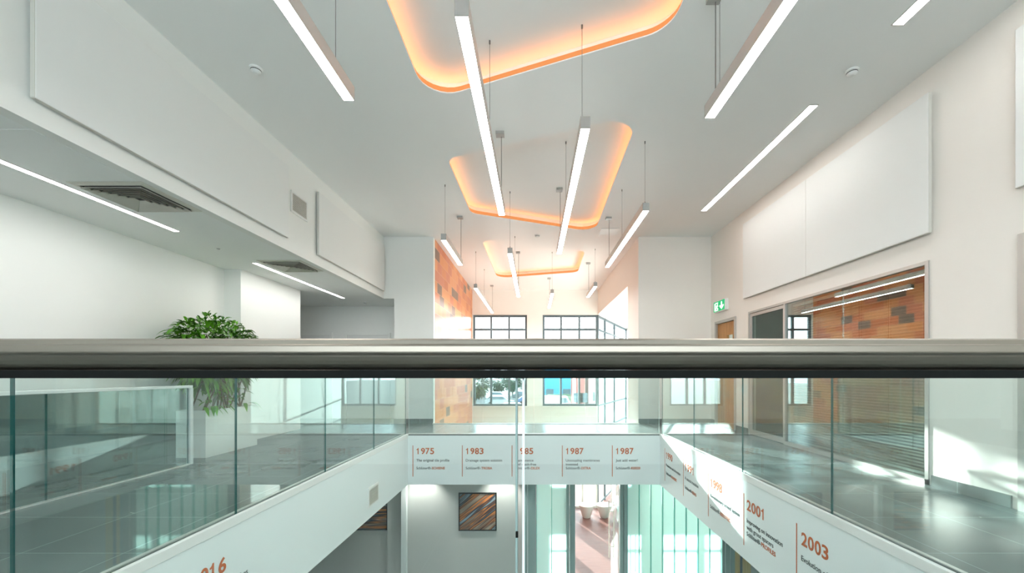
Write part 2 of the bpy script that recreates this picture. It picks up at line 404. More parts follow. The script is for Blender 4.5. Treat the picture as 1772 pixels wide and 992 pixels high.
# meeting room behind the partition
sbox('wall_meeting_room', 'room_green', 6.4, 6.5, YN, Y2, 0, 2.7)
sbox('wall_meeting_room', 'room_green', XR + 0.12, 6.4, D(7.95), D(8.02), 0, 2.7)
sbox('wall_meeting_room', 'room_green', XR + 0.12, 6.4, 0.6, 0.7, 0, 2.7)
sbox('ceiling', 'room_green', XR + 0.12, 7.0, YN, Y2, 2.65, 2.7)
# timber door
o = struct('door_1', MB().box(XR + 0.02, XR + 0.06, yd0 + 0.01, yd1 - 0.01, 0.005, 1.45).box(XR + 0.02, XR + 0.06, yd0 + 0.01, yd0 + 0.13, 1.45, hd - 0.01)
           .box(XR + 0.02, XR + 0.06, yd1 - 0.42, yd1 - 0.01, 1.45, hd - 0.01).box(XR + 0.02, XR + 0.06, yd0 + 0.13, yd1 - 0.42, 1.80, hd - 0.01), 'wood')
MB().box(XR + 0.035, XR + 0.045, yd0 + 0.13, yd1 - 0.42, 1.45, 1.80).build('glass_panel', 'pane', o)
MB().box(XR - 0.02, XR + 0.07, yd0 - 0.05, yd0 + 0.005, 0, hd + 0.05).box(XR - 0.02, XR + 0.07, yd1 - 0.005, yd1 + 0.05, 0, hd + 0.05).box(XR - 0.02, XR + 0.07, yd0, yd1, hd - 0.005, hd + 0.05).build('door_frame', 'frame_grey', o)
MB().tube((XR - 0.04, yd0 + 0.08, 1.0), (XR - 0.04, yd0 + 0.2, 1.0), 0.01).tube((XR - 0.04, yd0 + 0.08, 1.0), (XR + 0.02, yd0 + 0.08, 1.0), 0.01).build('door_handle', 'steel', o)
# glazed partition: window_1 with frame, panes ; door_2 is its glass leaf
ym = D(6.5); yq = D(5.32)
fr = MB()
fr.box(XR - 0.015, XR + 0.07, yp0, yp1, hp - 0.035, hp).box(XR - 0.015, XR + 0.07, yp0, ym, 0, 0.05)
for yy in (yp0, ym, yp1 - 0.035): fr.box(XR - 0.015, XR + 0.07, yy, yy + 0.035, 0.0, hp - 0.035)
win1 = struct('window_1', fr, 'frame_grey')
MB().box(XR + 0.008, XR + 0.018, yp0 + 0.035, yq - 0.002, 0.05, hp - 0.035).build('pane', 'part_glass', win1)
MB().box(XR + 0.008, XR + 0.018, yq + 0.002, ym, 0.05, hp - 0.035).build('pane', 'part_glass', win1)
d2 = struct('door_2', MB().box(XR + 0.0, XR + 0.04, ym + 0.037, ym + 0.075, 0.01, hp - 0.04).box(XR + 0.0, XR + 0.04, yp1 - 0.09, yp1 - 0.037, 0.01, hp - 0.04)
            .box(XR + 0.0, XR + 0.04, ym + 0.075, yp1 - 0.09, hp - 0.09, hp - 0.04).box(XR + 0.0, XR + 0.04, ym + 0.075, yp1 - 0.09, 0.01, 0.09), 'frame_grey')
MB().box(XR + 0.015, XR + 0.025, ym + 0.075, yp1 - 0.09, 0.09, hp - 0.09).build('pane', glass('door_glass', (0.70, 0.80, 0.76), 0.05), d2)
MB().tube((XR - 0.03, yp1 - 0.12, 1.62), (XR + 0.02, yp1 - 0.12, 1.62), 0.03, n=14).box(XR - 0.03, XR - 0.015, yp1 - 0.32, yp1 - 0.14, 1.605, 1.635).build('door_handle', 'steel', d2)
def blind(y0, y1, label):
    t = thing('venetian_blind', (XR + 0.1, (y0 + y1) / 2, hp), label, 'blind', 'blinds behind the meeting room glass')
    s = MB(); z = 0.10
    while z < hp - 0.1:
        a = radians(22); c = 0.0125
        p = [(XR + 0.11 + c * cos(a), z + c * sin(a)), (XR + 0.11 - c * cos(a), z - c * sin(a)), (XR + 0.11 - c * cos(a), z - c * sin(a) + 0.0012), (XR + 0.11 + c * cos(a), z + c * sin(a) + 0.0012)]
        for q in (0,):
            s.prism([(u, v) for u, v in p], 'y', y0, y1)
        z += 0.033
    s.build('slats', 'blind', t)
    MB().box(XR + 0.09, XR + 0.13, y0, y1, hp - 0.09, hp - 0.05).build('head_rail', 'alu', t)
    MB().box(XR + 0.095, XR + 0.125, y0, y1, 0.06, 0.08).build('bottom_rail', 'alu', t)
    n = max(2, int((y1 - y0) / 0.5) + 1)
    for i in range(n):
        yy = y0 + 0.12 + (y1 - y0 - 0.24) * i / (n - 1)
        MB().tube((XR + 0.097, yy, 0.07), (XR + 0.097, yy, hp - 0.06), 0.0015, n=5).tube((XR + 0.123, yy, 0.07), (XR + 0.123, yy, hp - 0.06), 0.0015, n=5).build('ladder_cord', 'vent_dark', t)
blind(yp0 + 0.04, yq - 0.02, 'slatted blind filling the meeting room pane nearest the bare white wall')
blind(yq + 0.02, ym - 0.01, 'slatted blind behind the pane next to the meeting room glass door')
# near glazed door
fr = MB().box(XR - 0.02, XR + 0.07, yg1 - 0.05, yg1, 0, hp).box(XR - 0.02, XR + 0.07, yg0, yg0 + 0.05, 0, hp).box(XR - 0.02, XR + 0.07, yg0 + 0.05, yg1 - 0.05, hp - 0.05, hp).box(XR - 0.02, XR + 0.07, yg0 + 0.05, yg1 - 0.05, 0, 0.06)
w2 = struct('window_2', fr, 'frame_grey')
MB().box(XR + 0.01, XR + 0.02, yg0 + 0.05, yg1 - 0.05, 0.06, hp - 0.05).build('pane', 'part_glass', w2)

# ------------------------------------------------------------------ window wall at the far end
def window_grid(num, x0, x1, z0, z1, y, nv, transoms, mat='frame_dark', fw=0.07, mull=None):
    fr = MB()
    fr.box(x0, x0 + fw, y - 0.04, y + 0.05, z0, z1).box(x1 - fw, x1, y - 0.04, y + 0.05, z0, z1)
    fr.box(x0 + fw, x1 - fw, y - 0.04, y + 0.05, z1 - fw, z1).box(x0 + fw, x1 - fw, y - 0.04, y + 0.05, z0, z0 + fw)
    for i in range(1, nv):
        xx = x0 + (x1 - x0) * i / nv
        fr.box(xx - fw / 2, xx + fw / 2, y - 0.04, y + 0.05, z0 + fw, z1 - fw)
    for z in transoms: fr.box(x0 + fw, x1 - fw, y - 0.035, y + 0.045, z - fw / 2, z + fw / 2)
    o = struct('window_%d' % num, fr, mat)
    MB().box(x0 + fw / 2, x1 - fw / 2, y + 0.0, y + 0.01, z0 + fw / 2, z1 - fw / 2).build('pane', 'pane', o)
    return o
WZ0, WZ1 = -0.06, 3.08
wins = [(-2.10, -0.24), (0.30, 2.2)]
sbox('wall_far', 'wall', -2.3, 2.3, YB, YB + 0.25, WZ1, ZC + 0.2)
sbox('wall_far', 'wall', wins[0][1], wins[1][0], YB, YB + 0.25, WZ0, WZ1)
sbox('wall_far', 'wall', -2.3, wins[0][0], YB, YB + 0.25, ZL, WZ1)
sbox('wall_far', 'beige', -2.10, 2.2, YB, YB + 0.25, -0.93, WZ0)
for k, (a, b) in enumerate(wins):
    o = window_grid(4 + k, a, b, WZ0, WZ1, YB + 0.12, 3, [2.58])
    MB().box(a, b, YB - 0.06, YB + 0.08, WZ0 - 0.03, WZ0).build('window_sill', 'plastic', o)
# access panels in the spandrel
for px, lab in ((965, 'flat access panel below the far right window, the left of the pair'), (1009, 'flat access panel below the far right window, the right of the pair')):
    xc = (px - 924) / 760 * 15.1
    mb = MB().box(xc - 0.25, xc + 0.25, YB - 0.006, YB, -0.62, -0.27)
    o = mb.build('access_panel', 'beige', bevel=0.003); tag(o, lab, 'access panel')
# lower window wall (entrance)
sbox('wall_far', 'wall', -0.80, -0.62, YB, YB + 0.25, ZL, -0.93)
for a, b in ((0.24, 0.68), (0.86, 1.15)): sbox('wall_far', 'wall', a, b, YB, YB + 0.25, ZL, -2.3)
window_grid(6, -2.1, -0.80, ZL + 0.1, -0.93, YB + 0.12, 2, [-1.33], 'frame_grey', 0.06)
window_grid(10, -0.62, 0.24, ZL + 0.1, -2.3, YB + 0.12, 1, [], 'frame_grey', 0.05)
window_grid(11, 0.68, 0.86, ZL + 0.1, -2.3, YB + 0.12, 1, [], 'frame_grey', 0.02)
window_grid(12, -0.62, 1.15, -2.3, -0.93, YB + 0.12, 2, [-1.33], 'frame_grey', 0.07)
window_grid(7, 1.15, 2.2, ZL, -0.93, YB + 0.12, 2, [-1.33], 'frame_grey', 0.07)
# angled glazed wall on the right of the second void
def angled():
    p0 = Vector((2.2, YB + 0.1)); p1 = Vector((4.2, D(20.0))); d = p1 - p0; L = d.length; u = d / L; nrm = Vector((-u.y, u.x))
    def bar(mb, a, b, z0, z1, th=0.06, off=0.0):
        q = [p0 + u * a + nrm * (off - th / 2), p0 + u * b + nrm * (off - th / 2), p0 + u * b + nrm * (off + th / 2), p0 + u * a + nrm * (off + th / 2)]
        mb.prism([(v.x, v.y) for v in q], 'z', z0, z1)
    fr = MB()
    for tt in (0.0, 0.2, 0.51, 0.99):
        bar(fr, L * tt, L * tt + 0.06, ZL, 3.08)
    for z in (2.58, WZ0, ZL + 0.1, -0.93, 3.04): bar(fr, 0.06, L * 0.99, z - 0.03, z + 0.03, 0.05)
    o = struct('window_8', fr, 'frame_dark')
    g = MB(); bar(g, 0.03, L, ZL + 0.1, 3.05, 0.01); g.build('pane', 'pane', o)
    b = MB(); bar(b, -0.1, L + 0.15, 3.08, ZC + 0.25, 0.1); struct('wall_right', b, 'wall')
angled()
# ------------------------------------------------------------------ shell behind the camera and lower level
sbox('wall_behind', 'wall', -7.1, -3.0, YN - 0.2, YN, ZL, ZC + 0.3)
sbox('wall_behind', 'wall', 3.0, 7.1, YN - 0.2, YN, ZL, ZC + 0.3)
sbox('wall_behind', 'wall', -3.0, 3.0, YN - 0.2, YN, ZL, 1.3)
sbox('wall_behind', 'wall', -3.0, 3.0, YN - 0.2, YN, 3.8, ZC + 0.3)
window_grid(9, -3.0, 3.0, 1.3, 3.8, YN - 0.1, 5, [])  # unseen high window, added as daylight fill and kept out of reflections
sbox('wall_right', 'wall', 7.0, 7.1, YN, Y2 + 0.1, ZL, ZC + 0.3)
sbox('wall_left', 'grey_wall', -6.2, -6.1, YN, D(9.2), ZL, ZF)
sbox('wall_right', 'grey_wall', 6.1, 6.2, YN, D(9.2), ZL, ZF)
yl = D(9.2)
def lx(px): return (px - 924) / 760 * 9.2
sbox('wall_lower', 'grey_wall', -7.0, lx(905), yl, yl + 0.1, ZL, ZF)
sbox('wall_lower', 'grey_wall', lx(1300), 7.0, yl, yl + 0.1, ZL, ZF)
struct('wall_lower', MB().box(lx(672), lx(698), yl - 0.06, yl, ZL, ZF), 'grey_wall')
o = MB().box(lx(698), lx(707), yl - 0.16, yl - 0.06, ZL, ZF).build('column', 'fascia', bevel=0.004); tag(o, 'slim white square post against the grey lower wall', 'post')
fr = MB()
for a, b in ((905, 912), (914, 928), (980, 985), (986, 995), (1072, 1078), (1079, 1085), (1248, 1253), (1255, 1262), (1263, 1270)):
    fr.box(lx(a), lx(b) - 0.002, yl - 0.05, yl + 0.09, ZL, ZF)
struct('trim_30', fr, 'frame_teal')
fr = MB()
for a in (912, 1253, 1262): fr.box(lx(a), lx(a + 2) - 0.002, yl - 0.035, yl + 0.08, ZL, ZF)
struct('trim_31', fr, 'fascia')
# lower timber door at the right
o = struct('door_5', MB().box(lx(1272), lx(1300), yl + 0.01, yl + 0.05, ZL, ZF), wood_mat('pale_oak', (0.62, 0.42, 0.16), (0.78, 0.56, 0.25), (12, 12, 1)))
MB().box(lx(1281), lx(1284), yl - 0.02, yl + 0.01, ZL, ZF).build('door_frame', 'frame_dark', o)
# channel glass screens
def channels(p0, p1, label):
    x0, x1 = lx(p0), lx(p1); t = thing('channel_glass_screen', ((x0 + x1) / 2, yl, ZL), label, 'glass screen', 'green channel glass screens of the lower hall')
    n = round((x1 - x0) / 0.262); wch = (x1 - x0) / n
    for i in range(n):
        a, b = x0 + i * wch + 0.002, x0 + (i + 1) * wch - 0.002
        c = MB().box(a, b, yl + 0.03, yl + 0.036, ZL + 0.02, ZF - 0.002).build('glass_channel', 'channel', t)
        MB().box(a, a + 0.012, yl - 0.02, yl + 0.03, ZL + 0.02, ZF - 0.002).build('flange', 'channel_flange', c)
channels(928, 980, 'narrow screen of upright green channel glass left of the lower doorway')
channels(1085, 1248, 'wide screen of upright green channel glass right of the lower doorway')
# glass door leaf standing open with a long pull
t = thing('glass_door', (lx(1070), yl + 0.4, ZL), 'open clear glass door leaf with long steel pull in the lower doorway', 'door')
MB().box(lx(1071) - 0.012, lx(1071), yl + 0.1, yl + 0.85, ZL + 0.01, ZF - 0.05).build('pane', 'pane', t)
for s in (-0.05, 0.04):
    MB().tube((lx(1071) - 0.006 + s * 1.2, yl + 0.78, -3.15), (lx(1071) - 0.006 + s * 1.2, yl + 0.78, -1.85), 0.011).tube((lx(1071) - 0.006, yl + 0.78, -2.9), (lx(1071) - 0.006 + s * 1.2, yl + 0.78, -2.9), 0.008).tube((lx(1071) - 0.006, yl + 0.78, -2.1), (lx(1071) - 0.006 + s * 1.2, yl + 0.78, -2.1), 0.008).build('pull_handle', 'steel', t)
# white tub tables by the entrance
def tub(x, y, lab):
    o = MB().lathe([(0.10, 0), (0.13, 0.02), (0.24, 0.38), (0.27, 0.42), (0.25, 0.43), (0.22, 0.40)], (x, y, ZL)).build('tub_seat', 'plastic', smooth=True)
    o.location = (0, 0, 0); tag(o, lab, 'seat', 'white tub seats in the lower hall')
tub(1.70, D(14.2), 'white tapered tub seat by the entrance glazing, left of the two')
tub(2.27, D(14.2), 'white tapered tub seat by the entrance glazing, right of the two')
t = thing('reception_desk', (3.2, D(13.6), ZL), 'low teal panelled desk on the right beyond the lower doorway', 'desk')
MB().box(2.62, 3.9, D(13.2), D(14.0), ZL, ZL + 0.70).build('body', pm('teal_laminate', (0.16, 0.33, 0.30), 0.3), t, bevel=0.01)
MB().box(2.58, 3.95, D(13.1), D(14.05), ZL + 0.70, ZL + 0.75).build('desk_top', 'plastic', t, bevel=0.006)

# pictures on the lower wall
def streaks(name, ang, cols, sc, seed):
    m, t, b = nt(name); L = t.links.new
    g = t.nodes.new('ShaderNodeTexCoord'); mp = t.nodes.new('ShaderNodeMapping'); mp.inputs['Rotation'].default_value = (0, ang, 0); mp.inputs['Scale'].default_value = (0.05, 1, 1); mp.inputs['Location'].default_value = (seed, seed, seed)
    mp.vector_type = 'TEXTURE' if False else 'POINT'
    r0 = t.nodes.new('ShaderNodeMapping'); r0.inputs['Rotation'].default_value = (0, ang, 0)
    mp.inputs['Rotation'].default_value = (0, 0, 0)
    n = t.nodes.new('ShaderNodeTexNoise'); n.inputs['Scale'].default_value = sc; n.inputs['Detail'].default_value = 3; n.inputs['Roughness'].default_value = 0.7
    cr = t.nodes.new('ShaderNodeValToRGB'); e = cr.color_ramp.elements
    e[0].position = cols[0][0]; e[0].color = (*cols[0][1], 1); e[1].position = cols[-1][0]; e[1].color = (*cols[-1][1], 1)
    for p_, c_ in cols[1:-1]: x = e.new(p_); x.color = (*c_, 1)
    L(g.outputs['Object'], r0.inputs[0]); L(r0.outputs[0], mp.inputs[0]); L(mp.outputs[0], n.inputs['Vector']); L(n.outputs['Fac'], cr.inputs[0]); L(cr.outputs[0], b.inputs['Base Color'])
    b.inputs['Roughness'].default_value = 0.25
    return m
art_cols = [(0.30, (0.012, 0.014, 0.02)), (0.40, (0.05, 0.04, 0.04)), (0.45, (0.24, 0.30, 0.34)), (0.49, (0.02, 0.025, 0.04)), (0.53, (0.12, 0.055, 0.035)), (0.555, (0.65, 0.22, 0.06)), (0.58, (0.10, 0.05, 0.035)), (0.70, (0.5, 0.40, 0.30))]
def picture(xa, xb, z0, z1, mat, lab):
    t = thing('framed_picture', ((xa + xb) / 2, yl - 0.03, z0), lab, 'picture', 'framed abstract prints on the grey lower wall')
    MB().box(xa, xb, yl - 0.035, yl, z0, z0 + 0.022).box(xa, xb, yl - 0.035, yl, z1 - 0.022, z1).box(xa, xa + 0.022, yl - 0.035, yl, z0 + 0.022, z1 - 0.022).box(xb - 0.022, xb, yl - 0.035, yl, z0 + 0.022, z1 - 0.022).build('frame', 'dark', t)
    MB().box(xa + 0.022, xb - 0.022, yl - 0.02, yl - 0.005, z0 + 0.022, z1 - 0.022).build('print', mat, t)
zz = lambda py: EYE - (py - 647) / 760 * 9.2
picture(lx(794), lx(859.5), zz(918), zz(852.5), streaks('streak_print', radians(38), art_cols, 5.5, 3.1), 'black framed print of diagonal brown and silver streaks')
picture(lx(606), lx(671.5), zz(917), zz(851), streaks('band_print', radians(3), art_cols, 5.5, 7.7), 'black framed print of level brown bands, half hidden by the slab edge')
# downlights under the bridge
for px, lab in ((733, 'recessed downlight above the grey lower wall, beside the white post'), (868, 'recessed downlight above the grey lower wall, right of the framed print')):
    x = lx(px); t = thing('downlight', (x, yl - 0.32, ZF), lab, 'downlight', 'downlights under the bridge')
    MB().lathe([(0.055, 0.0), (0.06, -0.004), (0.045, -0.006), (0.04, 0.0)], (x, yl - 0.32, ZF - 0.001)).build('trim_ring', 'plastic', t)
    ld = bpy.data.lights.new('downlight_lamp', 'SPOT'); ld.energy = 45; ld.spot_size = radians(95); ld.spot_blend = 0.7; ld.shadow_soft_size = 0.04; ld.color = (1, 0.96, 0.9)
    lo = bpy.data.objects.new('downlight_lamp', ld); COL.objects.link(lo); lo.parent = t; lo.location = (0, 0, -0.02); lo.rotation_euler = (radians(12), 0, 0)

# ------------------------------------------------------------------ glass balustrades
def pane_box(t, x0, x1, y0, y1, z0, z1, edge='glass_edge'):
    mb = MB().box(x0, x1, y0, y1, z0, z1); bm = mb.bm
    thin_x = abs(x1 - x0) < abs(y1 - y0)
    for f in bm.faces:
        n = f.normal if f.normal.length else f.calc_center_median()
        f.normal_update(); big = abs(f.normal.x) > 0.5 if thin_x else abs(f.normal.y) > 0.5
        f.material_index = 0 if big else 1
    return mb.build('pane', ['glass', edge], t)
RZ0, RZ1 = 1.048, 1.094
def side_guard(sx, ys, label):
    t = thing('glass_balustrade', (sx * (XV + 0.04), Y0, 0), label, 'balustrade', 'glass balustrades round the void')
    xg = sx * (XV + 0.04)
    for a, b in zip(ys, ys[1:]):
        pane_box(t, xg - 0.006, xg + 0.006, a + 0.004, b - 0.004, -0.01, RZ0 + 0.005)
    MB().box(min(sx * (XV - 0.006), sx * (XV + 0.025)), max(sx * (XV - 0.006), sx * (XV + 0.025)), Y0, Y1, -0.055, 0.012).build('base_channel', 'plastic', t, bevel=0.003)
    MB().box(min(sx * (XV + 0.055), sx * (XV + 0.085)), max(sx * (XV + 0.055), sx * (XV + 0.085)), Y0, Y1, 0.0, 0.012).build('base_trim', 'alu', t, bevel=0.002)
    MB().box(xg - 0.022, xg + 0.022, Y0, Y1, RZ0, RZ1).build('handrail', 'steel', t, bevel=0.01)
js = [Y0, D(1.87), D(3.27), D(4.67), D(6.09), Y1]
side_guard(-1, js, 'long glass balustrade along the left edge of the void')
side_guard(1, js, 'long glass balustrade along the right edge of the void')
def cross_guard(y, xs, label, dz=0):
    t = thing('glass_balustrade', (0, y, 0), label, 'balustrade', 'glass balustrades round the void')
    for a, b in zip(xs, xs[1:]): pane_box(t, a + 0.003, b - 0.003, y - 0.006, y + 0.006, -0.01, RZ0 + 0.005, 'glass_edge_light')
    MB().box(xs[0], xs[-1], y - 0.03, y + 0.03, -0.004, 0.012).build('base_channel', 'alu', t)
    MB().box(xs[0], xs[-1], y - 0.022, y + 0.022, RZ0, RZ1).build('handrail', 'steel', t, bevel=0.01)
cross_guard(Y1 + 0.04, [-XV, -1.1, 0.0, 1.1, XV], 'glass balustrade on the near side of the far bridge')
cross_guard(Y2 - 0.05, [XT, -1.07, 0.0, 1.07, 2.2], 'glass balustrade on the far side of the bridge facing the big windows')
# the one in front of the camera
yr = 0.55; KP = FPX
t = thing('glass_balustrade', (0, yr, 0), 'nearest glass balustrade with a broad metal handrail across the whole view', 'balustrade', 'glass balustrades round the void')
def rz(py): return EYE + (647 - py) * yr / KP
prof = [(yr + 0.052, rz(591)), (yr + 0.047, rz(585.5)), (yr + 0.006, rz(585.5)), (yr + 0.002, rz(588)), (yr - 0.001, rz(596.5)), (yr - 0.004, rz(597.5)), (yr - 0.005, rz(600)),
        (yr - 0.006, rz(610)), (yr - 0.005, rz(612.5)), (yr + 0.000, rz(614)), (yr + 0.001, rz(618)), (yr + 0.004, rz(624)), (yr + 0.009, rz(630)), (yr + 0.016, rz(635.5)), (yr + 0.025, rz(640)), (yr + 0.052, rz(640))]
MB().prism(prof, 'x', -XV, XV).build('handrail', 'rail', t, bevel=0.0015)
MB().box(-XV, XV, yr + 0.016, yr + 0.05, rz(655), rz(640.5)).build('gasket', 'dark', t)
xj = (899 - 924) / FPX * yr
pane_box(t, -XV, xj - 0.0035, yr + 0.024, yr + 0.036, -0.01, rz(650), 'glass_edge_light')
pane_box(t, xj + 0.0035, XV, yr + 0.024, yr + 0.036, -0.01, rz(650), 'glass_edge_light')
MB().box(xj - 0.0065, xj - 0.0035, yr + 0.0235, yr + 0.0365, 0.0, rz(655)).build('polished_edge', 'glass_edge_shade', t)  # strip paints the shaded side of the glass joint
MB().box(xj + 0.0030, xj + 0.0062, yr + 0.0235, yr + 0.0365, 0.0, rz(655)).build('polished_edge', 'glass_edge_highlight', t)  # strip paints the bright glint along the glass joint
MB().box(-XV, XV, yr + 0.01, yr + 0.05, -0.004, 0.05).build('base_channel', 'alu', t)
MB().box(xj - 0.006, xj - 0.0025, yr + 0.018, yr + 0.023, EYE - (930 - 647) / FPX * 0.57, EYE - (921 - 647) / FPX * 0.57).build('glass_clip', 'dark', t)
# guard of the stair on the left walkway
xs_ = -4.0
t = thing('stair_guard', (xs_, D(5.1), 0), 'low glass guard with white top rail and end post beside the planter', 'balustrade')
pts = [YN + 0.3, D(0.6), D(2.1), D(3.6), D(5.08)]
for a, b in zip(pts, pts[1:]): pane_box(t, xs_ - 0.006, xs_ + 0.006, a + 0.004, b - 0.004, 0.0, 0.885)
MB().box(xs_ - 0.025, xs_ + 0.025, YN + 0.3, D(5.1) + 0.02, 0.885, 0.915).build('top_rail', 'plastic', t, bevel=0.004)
MB().box(xs_ - 0.02, xs_ + 0.03, D(5.1) - 0.02, D(5.1) + 0.02, 0.0, 0.885).build('end_post', 'plastic', t, bevel=0.004)
MB().box(xs_ - 0.01, xs_ + 0.02, YN + 0.3, D(5.1) - 0.02, 0.0, 0.012).build('base_channel', 'alu', t)

# ------------------------------------------------------------------ planter and plant
x0, x1, y0, y1, h = -4.46, -4.09, D(5.47), D(6.49), 0.59
t = thing('planter', ((x0 + x1) / 2, (y0 + y1) / 2, 0), 'white rectangular trough planter standing on the dark walkway floor', 'planter')
mb = MB(); bm = mb.bm
mb.prism([(x0, y0), (x1, y0), (x1, y1), (x0, y1)], 'z', 0.0, h - 0.06)
mb.box(x0, x1, y0, y0 + 0.03, h - 0.06, h).box(x0, x1, y1 - 0.03, y1, h - 0.06, h).box(x0, x0 + 0.03, y0 + 0.03, y1 - 0.03, h - 0.06, h).box(x1 - 0.03, x1, y0 + 0.03, y1 - 0.03, h - 0.06, h)
mb.build('body', 'planter', t)
MB().box(x0 + 0.03, x1 - 0.03, y0 + 0.03, y1 - 0.03, h - 0.06, h - 0.035).build('soil', 'soil', t)
def leaf_mat(name, c1, c2):
    m, t_, b = nt(name)
    g = t_.nodes.new('ShaderNodeNewGeometry'); r = t_.nodes.new('ShaderNodeValToRGB')
    r.color_ramp.elements[0].color = (*c1, 1); r.color_ramp.elements[1].color = (*c2, 1)
    t_.links.new(g.outputs['Random Per Island'], r.inputs[0]); t_.links.new(r.outputs[0], b.inputs['Base Color']); b.inputs['Roughness'].default_value = 0.38
    return m
M['leaf'] = leaf_mat('glossy_leaf', (0.025, 0.13, 0.006), (0.15, 0.42, 0.02))
M['tree_leaf'] = leaf_mat('tree_leaf', (0.01, 0.03, 0.01), (0.03, 0.08, 0.02))
M['bark'] = pm('bark', (0.14, 0.10, 0.06), 0.8, noise=0.2, scale=30)
cx, cy = -4.28, D(5.93)
pl = thing('leafy_plant', ((x0 + x1) / 2, (y0 + y1) / 2, h - 0.04), 'bushy green plant with drooping pointed leaves growing in the white planter', 'plant')
def add_leaf(bm, base, d, L, Wd, droop):
    d = d.normalized(); side = d.cross(Vector((0, 0, 1)))
    if side.length < 0.05: side = Vector((1, 0, 0))
    side.normalize(); rows = []
    for k, wf in enumerate((0.06, 0.75, 1.0, 0.7, 0.02)):
        s = k / 4; c = base + d * (L * s) + Vector((0, 0, -droop * L * s * s))
        up = Vector((0, 0, 0.18 * Wd * wf))
        rows.append([bm.verts.new(c - side * Wd * wf * 0.5 + up), bm.verts.new(c), bm.verts.new(c + side * Wd * wf * 0.5 + up)])
    for a, b in zip(rows, rows[1:]):
        for j in (0, 1): bm.faces.new((a[j], a[j + 1], b[j + 1], b[j]))
lf = MB(); st = MB(); rnd = random.Random(3)
stems = []
for i in range(16):
    bx_, by_ = rnd.uniform(x0 + 0.07, x1 - 0.07), rnd.uniform(y0 + 0.1, y1 - 0.1)
    px_, py_ = cx + rnd.uniform(-0.18, 0.22), cy + rnd.uniform(-0.55, 0.6)
    top = Vector((px_, py_, rnd.uniform(1.25, 1.6)))
    st.tube((bx_, by_, h - 0.034), top, 0.011, 0.005, n=7); stems.append((Vector((bx_, by_, h)), top))
for i in range(1900):
    # rounded crown
    while True:
        u, v, w_ = rnd.uniform(-1, 1), rnd.uniform(-1, 1), rnd.uniform(-1, 1)
        r = u * u + v * v + w_ * w_
        if 0.35 < r < 1: break
    base = Vector((cx + u * 0.30, cy + v * 0.74, 1.32 + w_ * (0.50 if w_ > 0 else 0.42)))
    out = Vector((u * 0.9, v * 0.9, 0.15 + 0.5 * w_)) + Vector((rnd.uniform(-.5, .5), rnd.uniform(-.5, .5), rnd.uniform(-.3, .3)))
    L_ = rnd.uniform(0.09, 0.17)
    lim = -4.41 if base.y > D(6.65) - 0.22 else XL + 0.02
    if base.x < lim: continue
    if base.x - L_ < lim: out.x = abs(out.x) + 0.1
    add_leaf(lf.bm, base, out, L_, L_ * rnd.uniform(0.28, 0.4), rnd.uniform(0.3, 0.8))
for a, b in stems:
    for k in range(9):
        base = a.lerp(b, rnd.uniform(0.1, 0.8)); ang = rnd.uniform(0, 2 * pi)
        add_leaf(lf.bm, base, Vector((cos(ang) * 0.6, sin(ang), 0.2)), 0.13, 0.04, 0.6)
for k in range(10):
    base = Vector((x1 - 0.05, rnd.uniform(y0, y1), h + 0.04)); add_leaf(lf.bm, base, Vector((0.7, rnd.uniform(-.8, .8), 0.15)), 0.16, 0.05, 0.9)
lf.build('foliage', 'leaf', pl, smooth=True); st.build('stems', 'bark', pl)

# ------------------------------------------------------------------ acoustic panels
def apanel(x, dx, y0, y1, z0, z1, label):
    x += 0.4 * dx; dx *= 0.6
    t = thing('acoustic_panel', (x, (y0 + y1) / 2, z0), label, 'wall panel')
    a, b = sorted((x, x + dx))
    MB().box(a, b, y0, y1, z0, z1).build('board', 'panel', t, bevel=0.004)
    e = x + dx * 0.5; a, b = sorted((x + dx * 0.02, x + dx * 0.92))
    MB().box(a, b, y0 - 0.004, y0, z0, z1).box(a, b, y0, y1, z0 - 0.004, z0).build('edge_trim', 'panel_edge', t)
apanel(XLB, 0.05, D(2.74), D(5.57), 2.775, 3.685, 'long white acoustic panel high on the left bulkhead, before the vent')
apanel(XLB, 0.05, D(6.36), D(9.15), 2.775, 3.685, 'white acoustic panel high on the left bulkhead, beyond the vent')
apanel(XLB, 0.05, -1.5, D(2.42), 2.775, 3.685, 'white acoustic panel high at the extreme left edge of the view')
apanel(XR, -0.05, D(4.10), D(5.95) - 0.003, 2.37, 3.68, 'square white acoustic panel above the blinds, the nearer of the joined pair')
apanel(XR, -0.05, D(5.95) + 0.003, D(7.74), 2.37, 3.68, 'square white acoustic panel above the glass door, the farther of the joined pair')
apanel(XR, -0.05, D(1.2), D(3.36), 2.47, 3.68, 'white acoustic panel cut off by the right edge of the view')

# ------------------------------------------------------------------ wall vents
def grille(x, sx, y0, y1, z0, z1, label, n=12):
    t = thing('air_vent', (x, (y0 + y1) / 2, z0), label, 'air vent', 'slatted wall vents')
    a, b = sorted((x, x + sx * 0.014)); f = 0.025
    MB().box(a, b, y0, y1, z0, z0 + f).box(a, b, y0, y1, z1 - f, z1).box(a, b, y0, y0 + f, z0 + f, z1 - f).box(a, b, y1 - f, y1, z0 + f, z1 - f).build('frame', 'plastic', t)
    a2, b2 = sorted((x + sx * 0.001, x + sx * 0.003)); MB().box(a2, b2, y0 + f, y1 - f, z0 + f, z1 - f).build('backing', 'vent_dark', t)
    s = MB()
    for i in range(n):
        z = z0 + f + (z1 - z0 - 2 * f) * (i + 0.5) / n; a3, b3 = sorted((x + sx * 0.004, x + sx * 0.012)); s.box(a3, b3, y0 + f, y1 - f, z - 0.0055, z + 0.0055)
    s.build('louvres', 'vent', t)
grille(XLB, 1, D(5.70), D(6.11), 3.16, 3.44, 'square slatted vent high on the left bulkhead between two white panels')
